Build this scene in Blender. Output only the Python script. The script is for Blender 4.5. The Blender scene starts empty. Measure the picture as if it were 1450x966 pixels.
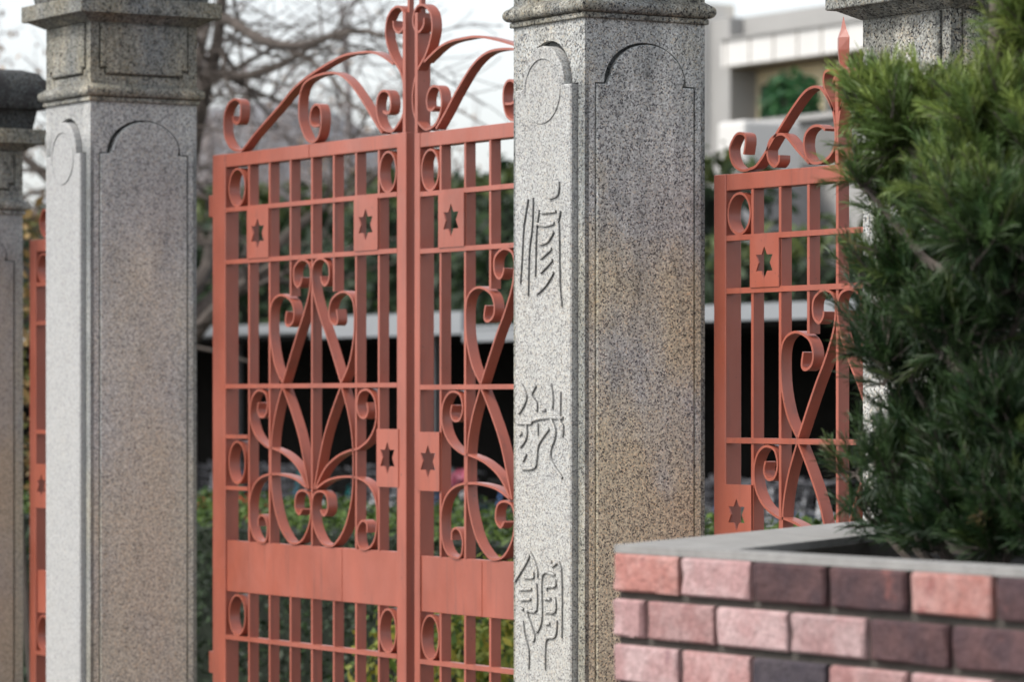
import bpy, bmesh, math, random
import numpy as np
from mathutils import Vector, Matrix

# ---------------------------------------------------------------- camera
C = bpy.context.scene.collection
SC = bpy.context.scene
EYE = 1.6
FPX, SN, CS = 5300.0, .5299, .8480
cam_d = bpy.data.cameras.new('camera')
cam = bpy.data.objects.new('camera', cam_d); C.objects.link(cam)
cam.location = (0, 0, EYE)
cam.rotation_euler = (math.radians(90), 0, math.radians(58))
cam_d.sensor_width = 36
cam_d.lens = FPX / 1450 * 36
cam_d.shift_y = 87 / 1450
cam_d.clip_start = .1; cam_d.clip_end = 3000
cam_d.dof.use_dof = True
cam_d.dof.focus_distance = 9.9
cam_d.dof.aperture_fstop = 5.2
SC.camera = cam
# ---------------------------------------------------------------- sky, sun, exposure
SUN_AZ = math.radians(190)      # clockwise from +Y: the light comes from the street side
SUN_EL = math.radians(48)
w = bpy.data.worlds.new('World'); SC.world = w; w.use_nodes = True
nt = w.node_tree; nt.nodes.clear()
out = nt.nodes.new('ShaderNodeOutputWorld'); bg = nt.nodes.new('ShaderNodeBackground')
sky = nt.nodes.new('ShaderNodeTexSky'); sky.sky_type = 'NISHITA'; sky.sun_disc = False
sky.sun_elevation = SUN_EL; sky.sun_rotation = SUN_AZ
sky.air_density = 1.0; sky.dust_density = 2.2; sky.ozone_density = 1.0
hs = nt.nodes.new('ShaderNodeHueSaturation'); hs.inputs['Saturation'].default_value = .26
hs.inputs['Value'].default_value = 1.0
bg.inputs['Strength'].default_value = .115
nt.links.new(sky.outputs[0], hs.inputs['Color']); nt.links.new(hs.outputs[0], bg.inputs[0]); nt.links.new(bg.outputs[0], out.inputs[0])
sun_d = bpy.data.lights.new('sun', 'SUN'); sun = bpy.data.objects.new('sun', sun_d); C.objects.link(sun)
sun_d.energy = 1.15; sun_d.angle = math.radians(14); sun_d.color = (1, .95, .88)
sv = Vector((math.sin(SUN_AZ) * math.cos(SUN_EL), math.cos(SUN_AZ) * math.cos(SUN_EL), math.sin(SUN_EL)))
sun.rotation_euler = sv.to_track_quat('Z', 'Y').to_euler(); sun.location = (0, -5, 20)
SC.view_settings.view_transform = 'Standard'; SC.view_settings.look = 'None'
SC.view_settings.gamma = 1; SC.view_settings.exposure = 1.2
SC.cycles.max_bounces = 8

# ---------------------------------------------------------------- helpers
def gx(px, Y):
    """X where the sight line of a photo column meets the vertical plane Y."""
    u = (px - 725) / FPX
    return Y / (SN + CS * u) * (-CS + SN * u)
def gz(px, py, Y):
    u = (px - 725) / FPX
    return EYE + (570 - py) * Y / (SN + CS * u) / FPX

def tag(o, label=None, cat=None, group=None, kind=None):
    if label: o['label'] = label
    if cat: o['category'] = cat
    if group: o['group'] = group
    if kind: o['kind'] = kind
    return o
def empty(name, loc=(0, 0, 0), rz=0, **k):
    o = bpy.data.objects.new(name, None); C.objects.link(o)
    o.location = loc; o.rotation_euler = (0, 0, rz); o.empty_display_size = .1
    return tag(o, **k)
def link(name, me, mat=None, parent=None):
    if mat: me.materials.append(mat)
    o = bpy.data.objects.new(name, me); C.objects.link(o)
    if parent: o.parent = parent
    return o
class MB:
    def __init__(s): s.v = []; s.f = []
    def add(s, vs, fs):
        n = len(s.v); s.v += [tuple(v) for v in vs]; s.f += [tuple(i + n for i in f) for f in fs]; return s
    def box(s, x0, x1, y0, y1, z0, z1):
        return s.add([(x0,y0,z0),(x1,y0,z0),(x1,y1,z0),(x0,y1,z0),(x0,y0,z1),(x1,y0,z1),(x1,y1,z1),(x0,y1,z1)],
                     [(0,3,2,1),(4,5,6,7),(0,1,5,4),(1,2,6,5),(2,3,7,6),(3,0,4,7)])
    def frust(s, b, t, z0, z1):
        (x0,x1,y0,y1),(X0,X1,Y0,Y1) = b, t
        return s.add([(x0,y0,z0),(x1,y0,z0),(x1,y1,z0),(x0,y1,z0),(X0,Y0,z1),(X1,Y0,z1),(X1,Y1,z1),(X0,Y1,z1)],
                     [(0,3,2,1),(4,5,6,7),(0,1,5,4),(1,2,6,5),(2,3,7,6),(3,0,4,7)])
    def tube(s, pts, rad, n=8):
        pts = [Vector(p) for p in pts]; N = len(pts)
        if not hasattr(rad, '__len__'): rad = [rad] * N
        base = len(s.v); prev = None
        for i, p in enumerate(pts):
            t = (pts[min(i+1, N-1)] - pts[max(i-1, 0)])
            t = t.normalized() if t.length > 1e-9 else Vector((0, 0, 1))
            a = prev if prev is not None else (Vector((0, 0, 1)) if abs(t.z) < .9 else Vector((1, 0, 0)))
            u = (a - t * a.dot(t))
            u = u.normalized() if u.length > 1e-6 else t.orthogonal().normalized()
            prev = u; v = t.cross(u)
            for k in range(n):
                an = 2 * math.pi * k / n
                s.v.append(tuple(p + (u * math.cos(an) + v * math.sin(an)) * rad[i]))
        for i in range(N - 1):
            for k in range(n):
                a = base + i*n + k; b = base + i*n + (k+1) % n
                s.f.append((a, b, b + n, a + n))
        s.f.append(tuple(base + k for k in range(n-1, -1, -1))); s.f.append(tuple(base + (N-1)*n + k for k in range(n)))
        return s
    def build(s, name, mat, parent=None, smooth=False, bevel=0):
        me = bpy.data.meshes.new(name); me.from_pydata(s.v, [], s.f)
        if bevel or 1:
            bm = bmesh.new(); bm.from_mesh(me); bmesh.ops.recalc_face_normals(bm, faces=bm.faces); bm.to_mesh(me); bm.free()
        if smooth: me.polygons.foreach_set('use_smooth', [True] * len(me.polygons))
        o = link(name, me, mat, parent)
        if bevel:
            m = o.modifiers.new('bevel', 'BEVEL'); m.width = bevel; m.segments = 2; m.limit_method = 'ANGLE'; m.angle_limit = math.radians(40)
        return o
def smooth_path(pts, sub=5):
    P = [Vector((p[0], p[1])) for p in pts]; o = []
    for i in range(len(P) - 1):
        p0 = P[max(i-1, 0)]; p1 = P[i]; p2 = P[i+1]; p3 = P[min(i+2, len(P)-1)]
        for k in range(sub):
            t = k / sub
            o.append(.5 * ((2*p1) + (-p0+p2)*t + (2*p0-5*p1+4*p2-p3)*t*t + (-p0+3*p1-3*p2+p3)*t**3))
    o.append(P[-1]); return o
def ribbon(pts, th, y0, y1, sub=5):
    """flat bar bent along a path in the XZ plane, th thick, from depth y0 to y1"""
    P = smooth_path(pts, sub); n = len(P); m = MB(); vs = []
    for i, p in enumerate(P):
        t = P[min(i+1, n-1)] - P[max(i-1, 0)]; t = t.normalized() if t.length > 1e-9 else Vector((1, 0))
        q = Vector((-t.y, t.x)) * th / 2; a = p + q; b = p - q
        vs += [(a.x, y0, a.y), (b.x, y0, b.y), (b.x, y1, b.y), (a.x, y1, a.y)]
    fs = []
    for i in range(n - 1):
        for k in range(4):
            fs.append((i*4+k, i*4+(k+1) % 4, i*4+4+(k+1) % 4, i*4+4+k))
    fs.append((0, 1, 2, 3)); fs.append(tuple((n-1)*4 + k for k in (3, 2, 1, 0)))
    return m.add(vs, fs)
def autosmooth(o, deg=40):
    me = o.data
    me.polygons.foreach_set('use_smooth', [True] * len(me.polygons))
    try: me.set_sharp_from_angle(angle=math.radians(deg))
    except Exception: pass
    return o
def plate_with_hole(outer, inner, thick, to3, name, mat, parent):
    """outer / inner: 2D loops; to3(u, v, d) maps to 3D with d the depth below the face"""
    bm = bmesh.new(); es = []
    for loop in (outer, inner) if inner else (outer,):
        vs = [bm.verts.new((u, v, 0)) for u, v in loop]
        es += [bm.edges.new((vs[i], vs[(i+1) % len(vs)])) for i in range(len(vs))]
    r = bmesh.ops.triangle_fill(bm, use_beauty=True, use_dissolve=False, edges=es)
    fs = [g for g in bm.faces]
    e = bmesh.ops.extrude_face_region(bm, geom=fs)
    for g in e['geom']:
        if isinstance(g, bmesh.types.BMVert): g.co.z = 1
    # keep the front: extrusion leaves only one cap, so close the other side
    bm.verts.ensure_lookup_table()
    if not any(all(abs(v.co.z) < 1e-6 for v in f.verts) for f in bm.faces):
        es = [ed for ed in bm.edges if ed.is_boundary]
        bmesh.ops.triangle_fill(bm, use_beauty=True, edges=es)
    for v in bm.verts: v.co = Vector(to3(v.co.x, v.co.y, v.co.z * thick))
    bmesh.ops.recalc_face_normals(bm, faces=bm.faces)
    me = bpy.data.meshes.new(name); bm.to_mesh(me); bm.free()
    return link(name, me, mat, parent)

# ---------------------------------------------------------------- materials
def new_mat(name, rough=.7, spec=.5):
    m = bpy.data.materials.new(name); m.use_nodes = True; n = m.node_tree
    b = n.nodes['Principled BSDF']; b.inputs['Roughness'].default_value = rough
    b.inputs['Specular IOR Level'].default_value = spec
    return m, n, b
def N(n, t, **k):
    x = n.nodes.new(t)
    for a, v in k.items():
        if a in x.inputs: x.inputs[a].default_value = v
        else: setattr(x, a, v)
    return x
def ramp(n, fac, stops, interp='LINEAR'):
    r = n.nodes.new('ShaderNodeValToRGB'); r.color_ramp.interpolation = interp
    while len(r.color_ramp.elements) < len(stops): r.color_ramp.elements.new(.5)
    for e, (p, c) in zip(r.color_ramp.elements, stops):
        e.position = p; e.color = (c if hasattr(c, '__len__') else (c, c, c)) + ((1,) if (hasattr(c, '__len__') and len(c) == 3) or not hasattr(c, '__len__') else ()) if not hasattr(c, '__len__') else tuple(c) + (1,)
    n.links.new(fac, r.inputs[0]); return r.outputs[0]
def mix(n, fac, a, b, mode='MIX'):
    x = n.nodes.new('ShaderNodeMix'); x.data_type = 'RGBA'; x.blend_type = mode
    for i, v in ((0, fac), (6, a), (7, b)):
        if hasattr(v, 'is_linked') or isinstance(v, bpy.types.NodeSocket): n.links.new(v, x.inputs[i])
        elif i == 0: x.inputs[0].default_value = v
        else: x.inputs[i].default_value = tuple(v) + (1,)
    return x.outputs[2]
def pos(n, scale=(1, 1, 1)):
    g = n.nodes.new('ShaderNodeNewGeometry'); m = n.nodes.new('ShaderNodeMapping')
    m.inputs['Scale'].default_value = scale; n.links.new(g.outputs['Position'], m.inputs[0]); return m.outputs[0]
def noise(n, vec, scale, detail=4, rough=.55):
    x = N(n, 'ShaderNodeTexNoise'); x.inputs['Scale'].default_value = scale; x.inputs['Detail'].default_value = detail
    x.inputs['Roughness'].default_value = rough; n.links.new(vec, x.inputs['Vector']); return x.outputs['Fac']
def bump(n, b, h, strength=.3, dist=.01):
    x = n.nodes.new('ShaderNodeBump'); x.inputs['Strength'].default_value = strength; x.inputs['Distance'].default_value = dist
    n.links.new(h, x.inputs['Height']); n.links.new(x.outputs[0], b.inputs['Normal'])

def stone(name, dark=.5, warm=.5, soot_lo=.52, cap=False, grain=170, contrast=1.0, light=1.0, strip=0, wlo=(.34, .72)):
    m, n, b = new_mat(name, .85, .3)
    p = pos(n)
    vo = n.nodes.new('ShaderNodeTexVoronoi'); vo.inputs['Scale'].default_value = grain; n.links.new(p, vo.inputs['Vector'])
    sp = n.nodes.new('ShaderNodeSeparateColor'); n.links.new(vo.outputs['Color'], sp.inputs[0])
    k = contrast; L = light
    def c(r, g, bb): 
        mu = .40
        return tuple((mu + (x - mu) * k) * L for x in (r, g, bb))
    gr = ramp(n, sp.outputs[0], [(0, c(.05,.05,.055)), (.10, c(.18,.175,.17)), (.26, c(.345,.35,.335)), (.50, c(.45,.455,.43)), (.74, c(.58,.59,.57)), (.90, c(.49,.44,.36))], 'CONSTANT')
    fine = ramp(n, noise(n, p, 420, 2), [(.3, .78), (.7, 1.15)])
    col = mix(n, 1, gr, fine, 'MULTIPLY')
    # warm ground-bounce light painted low on the shafts, soot and lichen in drips from the top
    z = n.nodes.new('ShaderNodeSeparateXYZ'); g = n.nodes.new('ShaderNodeNewGeometry'); n.links.new(g.outputs['Position'], z.inputs[0])
    def mapr(lo, hi, a=0, bb=1):
        x = n.nodes.new('ShaderNodeMapRange'); x.inputs[1].default_value = lo; x.inputs[2].default_value = hi
        x.inputs[3].default_value = a; x.inputs[4].default_value = bb; n.links.new(z.outputs[2], x.inputs[0]); return x.outputs[0]
    def mth(op, a, c2):
        x = n.nodes.new('ShaderNodeMath'); x.operation = op; x.use_clamp = True
        for i, v in enumerate((a, c2)):
            if isinstance(v, bpy.types.NodeSocket): n.links.new(v, x.inputs[i])
            else: x.inputs[i].default_value = v
        return x.outputs[0]
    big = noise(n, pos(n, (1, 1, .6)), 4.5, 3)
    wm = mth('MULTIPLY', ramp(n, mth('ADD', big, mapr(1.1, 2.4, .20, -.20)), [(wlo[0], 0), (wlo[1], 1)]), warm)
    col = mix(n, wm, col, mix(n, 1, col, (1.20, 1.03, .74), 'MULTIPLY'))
    drip = noise(n, pos(n, (1, 1, .22)), 9, 5, .65)
    sm = mth('MULTIPLY', ramp(n, mth('ADD', drip, mapr(1.5, 2.8, -.14, .26)), [(soot_lo - .08, 0), (soot_lo + .22, 1)]), dark)
    col = mix(n, sm, col, mix(n, 1, col, (.40, .42, .44), 'MULTIPLY'))
    blot = ramp(n, noise(n, p, 26, 5, .7), [(.56, 0), (.66, 1)])
    col = mix(n, mth('MULTIPLY', blot, mth('MULTIPLY', sm, .9)), col, (.045, .045, .042))
    if strip:
        st = mth('MULTIPLY', mapr(2.58, 2.50), ramp(n, noise(n, pos(n, (1, 1, .3)), 14, 4), [(.25, .55), (.6, 1)]))
        col = mix(n, mth('MULTIPLY', st, strip), col, mix(n, 1, col, (.34, .36, .37), 'MULTIPLY'))
    if cap:
        li = ramp(n, noise(n, pos(n, (1, 1, 1)), 13, 6, .7), [(.46, 0), (.58, 1)])
        col = mix(n, mth('MULTIPLY', li, .9), col, (.035, .033, .034))
    n.links.new(col, b.inputs['Base Color'])
    hgt = mth('ADD', mth('MULTIPLY', vo.outputs['Distance'], 60), noise(n, p, 60, 4))
    bump(n, b, noise(n, p, 140, 3, .7), .35, .004)
    return m
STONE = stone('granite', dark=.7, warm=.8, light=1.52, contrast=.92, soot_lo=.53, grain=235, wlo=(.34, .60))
STONE_STRIP = stone('granite_dirty_edge', dark=.5, warm=.5, light=1.15, contrast=.9, soot_lo=.56, grain=215, strip=.85)
STONE_SOFT_STRIP = stone('granite_fine_dirty_edge', dark=.4, warm=.5, light=1.15, contrast=.5, soot_lo=.56, grain=215, strip=.85)
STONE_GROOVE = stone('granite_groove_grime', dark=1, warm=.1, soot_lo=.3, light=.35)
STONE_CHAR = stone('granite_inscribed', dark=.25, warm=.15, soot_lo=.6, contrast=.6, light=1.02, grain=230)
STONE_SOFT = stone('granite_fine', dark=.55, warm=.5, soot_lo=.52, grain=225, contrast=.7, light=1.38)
STONE_PALE = stone('granite_pale', dark=.1, warm=.05, grain=150, contrast=.22, light=1.0)
STONE_CAP = stone('granite_lichen', dark=.8, warm=.3, soot_lo=.42, cap=True, light=.7)
STONE_MOLD = stone('granite_mould', dark=.95, warm=.7, soot_lo=.50, light=1.1, contrast=1, wlo=(.12, .45), grain=215)
STONE_WHITE = stone('granite_whitish', dark=.9, warm=.1, soot_lo=.5, grain=200, light=1.2, contrast=.8)
STONE_GREY = stone('granite_grey', dark=.5, warm=.7, contrast=.4, light=1.05)

def paint(name, col, rough=.42, var=.12, chips=True):
    m, n, b = new_mat(name, rough, .6)
    b.inputs['Coat Weight'].default_value = .45; b.inputs['Coat Roughness'].default_value = .28
    p = pos(n)
    v = ramp(n, noise(n, pos(n, (1, 1, .35)), 7, 5), [(.3, 1 - var), (.7, 1 + var)])
    c = mix(n, 1, tuple(col), v, 'MULTIPLY')
    fade = ramp(n, noise(n, pos(n, (1, 1, .5)), 3.2, 5, .65), [(.38, 0), (.66, .4)])
    c = mix(n, fade, c, tuple(min(1, x * 1.15 + .045) for x in col))
    if chips:
        ch = ramp(n, noise(n, p, 75, 4, .6), [(.675, 0), (.70, .8)])
        c = mix(n, ch, c, (.11, .045, .03))
        dr = ramp(n, noise(n, pos(n, (1, 1, .06)), 40, 3, .6), [(.56, 0), (.74, .5)])
        c = mix(n, dr, c, (.16, .06, .045))
    n.links.new(c, b.inputs['Base Color'])
    rr = ramp(n, noise(n, p, 12, 3), [(.3, rough - .1), (.7, rough + .2)])
    n.links.new(rr, b.inputs['Roughness'])
    bump(n, b, noise(n, p, 110, 3), .12, .002)
    return m
PAINT = paint('terracotta_paint', (.310, .074, .042), .42, var=.2)

def plain(name, col, rough=.7, var=.15, scale=6, metallic=0, spec=.4):
    m, n, b = new_mat(name, rough, spec)
    v = ramp(n, noise(n, pos(n), scale, 5), [(.3, 1 - var), (.7, 1 + var)])
    n.links.new(mix(n, 1, tuple(col), v, 'MULTIPLY'), b.inputs['Base Color'])
    b.inputs['Metallic'].default_value = metallic
    bump(n, b, noise(n, pos(n), scale * 8, 4), .2, .01)
    return m
def leafmat(name, trans=.25, rough=.55):
    m, n, b = new_mat(name, rough, .35)
    a = n.nodes.new('ShaderNodeAttribute'); a.attribute_name = 'tint'
    n.links.new(a.outputs['Color'], b.inputs['Base Color'])
    t = n.nodes.new('ShaderNodeBsdfTranslucent'); n.links.new(a.outputs['Color'], t.inputs[0])
    x = n.nodes.new('ShaderNodeMixShader'); x.inputs[0].default_value = trans
    n.links.new(b.outputs[0], x.inputs[1]); n.links.new(t.outputs[0], x.inputs[2])
    n.links.new(x.outputs[0], n.nodes['Material Output'].inputs[0])
    return m
LEAF = leafmat('leaf')
BARK = plain('bark', (.085, .07, .06), .9, .3, 14)
BARK_PALE = plain('bark_pale', (.27, .24, .235), .9, .3, 14)
ASPHALT = plain('asphalt', (.055, .055, .056), .9, .2, 30)
PAVING = plain('paving', (.085, .08, .075), .85, .15, 10)
CONCRETE = plain('coping_cement', (.26, .255, .245), .85, .16, 22)
MORTAR = plain('mortar', (.065, .058, .05), .95, .2, 40)
SOIL = plain('soil', (.010, .008, .006), .95, .4, 30)
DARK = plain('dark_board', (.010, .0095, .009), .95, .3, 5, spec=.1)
WHITE_METAL = plain('white_sheet_metal', (.26, .275, .29), .5, .06, 3)
WALL_WHITE = plain('white_render', (.62, .61, .59), .85, .05, 1)
WALL_GREY = plain('grey_render', (.33, .325, .315), .85, .06, 1)
WALL_DGREY = plain('dull_grey_render', (.17, .17, .165), .85, .08, 1)
WALL_YELLOW = plain('cream_render', (.70, .60, .40), .85, .08, 1)
SOFFIT = plain('brown_soffit', (.13, .10, .06), .8, .1, 2)
GLASS_DARK = plain('dark_window_glass', (.03, .045, .045), .12, .2, 1, spec=.6)
ROOF_TILE = plain('grey_roof_tile', (.16, .165, .18), .6, .15, 4)

# ---------------------------------------------------------------- setting
def sheet(name, x0, x1, y0, y1, z, mat):
    o = MB().add([(x0,y0,z),(x1,y0,z),(x1,y1,z),(x0,y1,z)], [(0,1,2,3)]).build(name, mat); return tag(o, kind='structure')
sheet('ground', -900, 600, -400, 1100, -.16, plain('bare_earth', (.08, .075, .06), .95, .2, 2))
sheet('road', -300, 300, -60, 2.2, -.12, ASPHALT)
tag(MB().box(-300, 300, 2.2, 2.35, -.16, .0).build('kerb', CONCRETE, bevel=.01), kind='structure')
tag(MB().box(-300, 300, 2.35, 6.7, -.16, 0).build('pavement', PAVING), kind='structure')
tag(MB().box(-120, 60, 6.7, 60, -.16, -.004).build('school_yard', plain('gravel_yard', (.09, .085, .07), .95, .2, 20)), kind='structure')
SCROLLS_BODY = {
 'upper':  [(0.068, 0.437), (0.074, 0.418), (0.095, 0.404), (0.119, 0.417), (0.128, 0.44), (0.123, 0.472), (0.095, 0.492), (0.063, 0.499), (0.024, 0.488), (0.006, 0.46), (0.008, 0.412), (0.024, 0.363), (0.068, 0.288), (0.117, 0.218), (0.209, 0.068)] ,
 'heart':  [(0.179, 0.32), (0.187, 0.28), (0.166, 0.268), (0.133, 0.284), (0.126, 0.319), (0.15, 0.358), (0.214, 0.379), (0.268, 0.368), (0.297, 0.336), (0.303, 0.278), (0.294, 0.205), (0.262, 0.127), (0.211, 0.068)] ,
 'ray':  [(0.205, 0.05), (0.147, -0.028), (0.082, -0.135), (0.02, -0.301)] ,
 'lyre':  [(0.215, 0.05), (0.262, -0.04), (0.29, -0.134), (0.294, -0.252), (0.281, -0.339), (0.237, -0.428), (0.179, -0.48), (0.134, -0.496), (0.069, -0.483), (0.017, -0.428), (0.004, -0.365), (0.02, -0.32), (0.069, -0.308), (0.108, -0.324), (0.117, -0.368), (0.089, -0.392), (0.066, -0.373)] ,
 'leafcurl':  [(0.388, -0.001), (0.396, -0.03), (0.375, -0.052), (0.338, -0.046), (0.321, -0.009), (0.338, 0.032), (0.388, 0.043), (0.431, 0.022), (0.452, -0.021), (0.444, -0.077), (0.4, -0.126), (0.325, -0.158), (0.275, -0.164), (0.186, -0.185), (0.095, -0.23), (0.028, -0.301)] ,
 'base':  [(0.39, -0.442), (0.388, -0.414), (0.365, -0.402), (0.338, -0.413), (0.321, -0.444), (0.331, -0.488), (0.365, -0.5), (0.419, -0.485), (0.45, -0.441), (0.456, -0.36), (0.431, -0.305), (0.375, -0.269), (0.294, -0.255), (0.198, -0.257), (0.108, -0.271), (0.028, -0.302)] ,
}
CREST_LEAF = [ [(-0.585, 1.034), (-0.579, 1.013), (-0.551, 1.005), (-0.529, 1.02), (-0.523, 1.062), (-0.534, 1.083), (-0.568, 1.094), (-0.613, 1.083), (-0.647, 1.049), (-0.653, 1.001), (-0.642, 0.958), (-0.596, 0.919), (-0.534, 0.906), (-0.501, 0.913), (-0.406, 0.965), (-0.242, 1.043), (-0.082, 1.119), (0.181, 1.183), (0.333, 1.191), (0.453, 1.179), (0.567, 1.134)] , [(0.06, 0.961), (0.018, 0.96), (-0.006, 0.976), (-0.006, 1.007), (0.013, 1.029), (0.044, 1.033), (0.067, 1.012), (0.071, 0.971), (0.055, 0.927), (0.018, 0.906), (-0.024, 0.912), (-0.06, 0.944), (-0.087, 0.992), (-0.087, 1.058), (-0.06, 1.107), (0.003, 1.13), (0.107, 1.138), (0.189, 1.129), (0.27, 1.093), (0.361, 1.022), (0.431, 0.958), (0.49, 0.908)] , [(0.566, 1.279), (0.571, 1.254), (0.6, 1.236), (0.629, 1.249), (0.639, 1.277), (0.629, 1.307), (0.6, 1.324), (0.561, 1.318), (0.527, 1.292), (0.515, 1.254), (0.522, 1.214), (0.557, 1.157), (0.61, 1.109), (0.637, 1.054), (0.641, 1.0), (0.624, 0.952), (0.571, 0.914), (0.532, 0.911), (0.488, 0.927), (0.459, 0.968), (0.456, 1.012), (0.473, 1.041), (0.508, 1.049), (0.537, 1.036), (0.55, 1.006), (0.542, 0.977), (0.518, 0.971), (0.498, 0.98)] ]
CREST_SMALL = [ [(-0.444, 0.718), (-0.435, 0.753), (-0.441, 0.774), (-0.478, 0.779), (-0.51, 0.75), (-0.513, 0.722), (-0.497, 0.692), (-0.46, 0.673), (-0.417, 0.674), (-0.368, 0.692), (-0.259, 0.792), (-0.176, 0.861), (-0.128, 0.886), (-0.082, 0.886), (-0.047, 0.859), (-0.014, 0.815)] , [(-0.271, 0.706), (-0.273, 0.687), (-0.295, 0.675), (-0.322, 0.693), (-0.329, 0.725), (-0.313, 0.753), (-0.277, 0.765), (-0.241, 0.759), (-0.187, 0.717), (-0.128, 0.675)] , [(-0.018, 0.895), (-0.006, 0.915), (-0.024, 0.93), (-0.053, 0.927), (-0.061, 0.905), (-0.053, 0.877), (-0.024, 0.833), (-0.01, 0.79), (-0.006, 0.728), (-0.035, 0.688), (-0.093, 0.673), (-0.134, 0.686), (-0.152, 0.722), (-0.146, 0.757), (-0.117, 0.776), (-0.082, 0.778), (-0.053, 0.765)] ]
CHARS = [
[[(-9.273, 0.596), (-9.297, 0.519), (-9.306, 0.437), (-9.316, 0.35)], [(-9.246, 0.599), (-9.251, 0.518), (-9.268, 0.436), (-9.273, 0.313)], [(-9.213, 0.562), (-9.229, 0.491), (-9.234, 0.368)], [(-9.106, 0.639), (-9.111, 0.603), (-9.158, 0.593)], [(-9.201, 0.554), (-9.12, 0.554)], [(-9.097, 0.554), (-9.111, 0.52)], [(-9.225, 0.522), (-9.177, 0.515), (-9.13, 0.52)], [(-9.106, 0.519), (-9.101, 0.339), (-9.09, 0.278)], [(-9.134, 0.495), (-9.167, 0.468), (-9.21, 0.462)], [(-9.144, 0.447), (-9.205, 0.419)], [(-9.139, 0.414), (-9.205, 0.378)], [(-9.134, 0.378), (-9.177, 0.341), (-9.225, 0.317)]] ,
[[(-9.311, 0.055), (-9.282, 0.021), (-9.297, -0.009), (-9.326, -0.033)], [(-9.229, 0.05), (-9.253, 0.021), (-9.225, -0.004), (-9.226, -0.027)], [(-9.149, 0.054), (-9.139, 0.016), (-9.141, -0.018)], [(-9.097, 0.031), (-9.099, -0.05), (-9.083, -0.07), (-9.087, -0.1)], [(-9.201, -0.022), (-9.177, -0.022)], [(-9.335, -0.061), (-9.258, -0.061), (-9.248, -0.053), (-9.177, -0.044), (-9.083, -0.045)], [(-9.282, -0.061), (-9.282, -0.102), (-9.316, -0.133)], [(-9.321, -0.097), (-9.306, -0.089)], [(-9.22, -0.061), (-9.22, -0.096)], [(-9.158, -0.076), (-9.215, -0.122), (-9.225, -0.163), (-9.239, -0.191), (-9.306, -0.195)], [(-9.282, -0.151), (-9.301, -0.174)], [(-9.149, -0.047), (-9.125, -0.08), (-9.13, -0.106), (-9.149, -0.137), (-9.144, -0.172), (-9.087, -0.219)]] ,
[[(-9.261, -0.438), (-9.279, -0.466), (-9.347, -0.529)], [(-9.261, -0.438), (-9.227, -0.481), (-9.222, -0.512)], [(-9.297, -0.515), (-9.243, -0.513)], [(-9.243, -0.496), (-9.243, -0.513)], [(-9.32, -0.55), (-9.252, -0.547)], [(-9.318, -0.581), (-9.256, -0.577)], [(-9.311, -0.607), (-9.297, -0.608)], [(-9.227, -0.529), (-9.227, -0.606), (-9.274, -0.611), (-9.274, -0.628), (-9.261, -0.646), (-9.238, -0.684), (-9.247, -0.701)], [(-9.301, -0.643), (-9.292, -0.682), (-9.27, -0.729), (-9.27, -0.782)], [(-9.126, -0.501), (-9.195, -0.503), (-9.198, -0.629), (-9.225, -0.673)], [(-9.148, -0.459), (-9.14, -0.475), (-9.095, -0.478), (-9.091, -0.681)], [(-9.126, -0.513), (-9.126, -0.532), (-9.166, -0.536), (-9.171, -0.548)], [(-9.184, -0.573), (-9.148, -0.571)], [(-9.126, -0.565), (-9.126, -0.606), (-9.18, -0.609)], [(-9.18, -0.645), (-9.153, -0.643)], [(-9.117, -0.632), (-9.126, -0.678), (-9.175, -0.692), (-9.18, -0.777)]] ,
]
STONE_BLACKCAP = stone('granite_black_lichen', dark=1, warm=.1, soot_lo=.3, cap=True, light=.4)
CHAR_FLANK_SHADE = stone('granite_flank_shade', dark=.6, warm=.1, soot_lo=.4, contrast=.5, light=.55)  # darker stone that paints the shade on the carved stroke flanks
# ---------------------------------------------------------------- stone pillars
def arch_outline(hw, z0, zs, zt, ahw, grow=0, n=14):
    """panel outline (u, z): straight sides up to the shoulder zs, stepped in to a round arch whose crown is zt"""
    hw += grow; ahw += grow; z0 -= grow; zt += grow
    pts = [(-hw, z0), (hw, z0), (hw, zs), (ahw, zs + .001)]
    for i in range(1, n):
        a = math.pi * i / n
        pts.append((ahw * math.cos(a), zs + .001 + (zt - zs) * math.sin(a)))
    pts += [(-ahw, zs + .001), (-hw, zs)]
    return pts
def notch_outline(hw, z0, z1, s=.022, grow=0):
    hw += grow; z0 -= grow; z1 += grow
    return [(-hw + s, z0), (hw - s, z0), (hw - s, z0 + s), (hw, z0 + s), (hw, z1), (-hw, z1), (-hw, z0 + s), (-hw + s, z0 + s)]
def prism(outline, raise_, to3, name, mat, parent, slope=.004):
    """raised panel: outline at the wall, slightly smaller outline at the face (d < 0 stands proud)"""
    n = len(outline); cu = sum(p[0] for p in outline) / n; cz = (max(p[1] for p in outline) + min(p[1] for p in outline)) / 2
    vs = [to3(u, v, .014) for u, v in outline]
    vs += [to3(u, v, -raise_ + .004) for u, v in outline]
    vs += [to3(u - math.copysign(slope, u - cu), v - math.copysign(slope, v - cz), -raise_) for u, v in outline]
    bm = bmesh.new(); B = [bm.verts.new(v) for v in vs]
    for r in (0, 1):
        for i in range(n): bm.faces.new((B[r*n+i], B[r*n+(i+1) % n], B[(r+1)*n+(i+1) % n], B[(r+1)*n+i]))
    es = [bm.edges.get((B[2*n+i], B[2*n+(i+1) % n])) for i in range(n)]
    bmesh.ops.triangle_fill(bm, use_beauty=True, edges=es)
    bmesh.ops.recalc_face_normals(bm, faces=bm.faces)
    me = bpy.data.meshes.new(name); bm.to_mesh(me); bm.free()
    return link(name, me, mat, parent)

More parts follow.
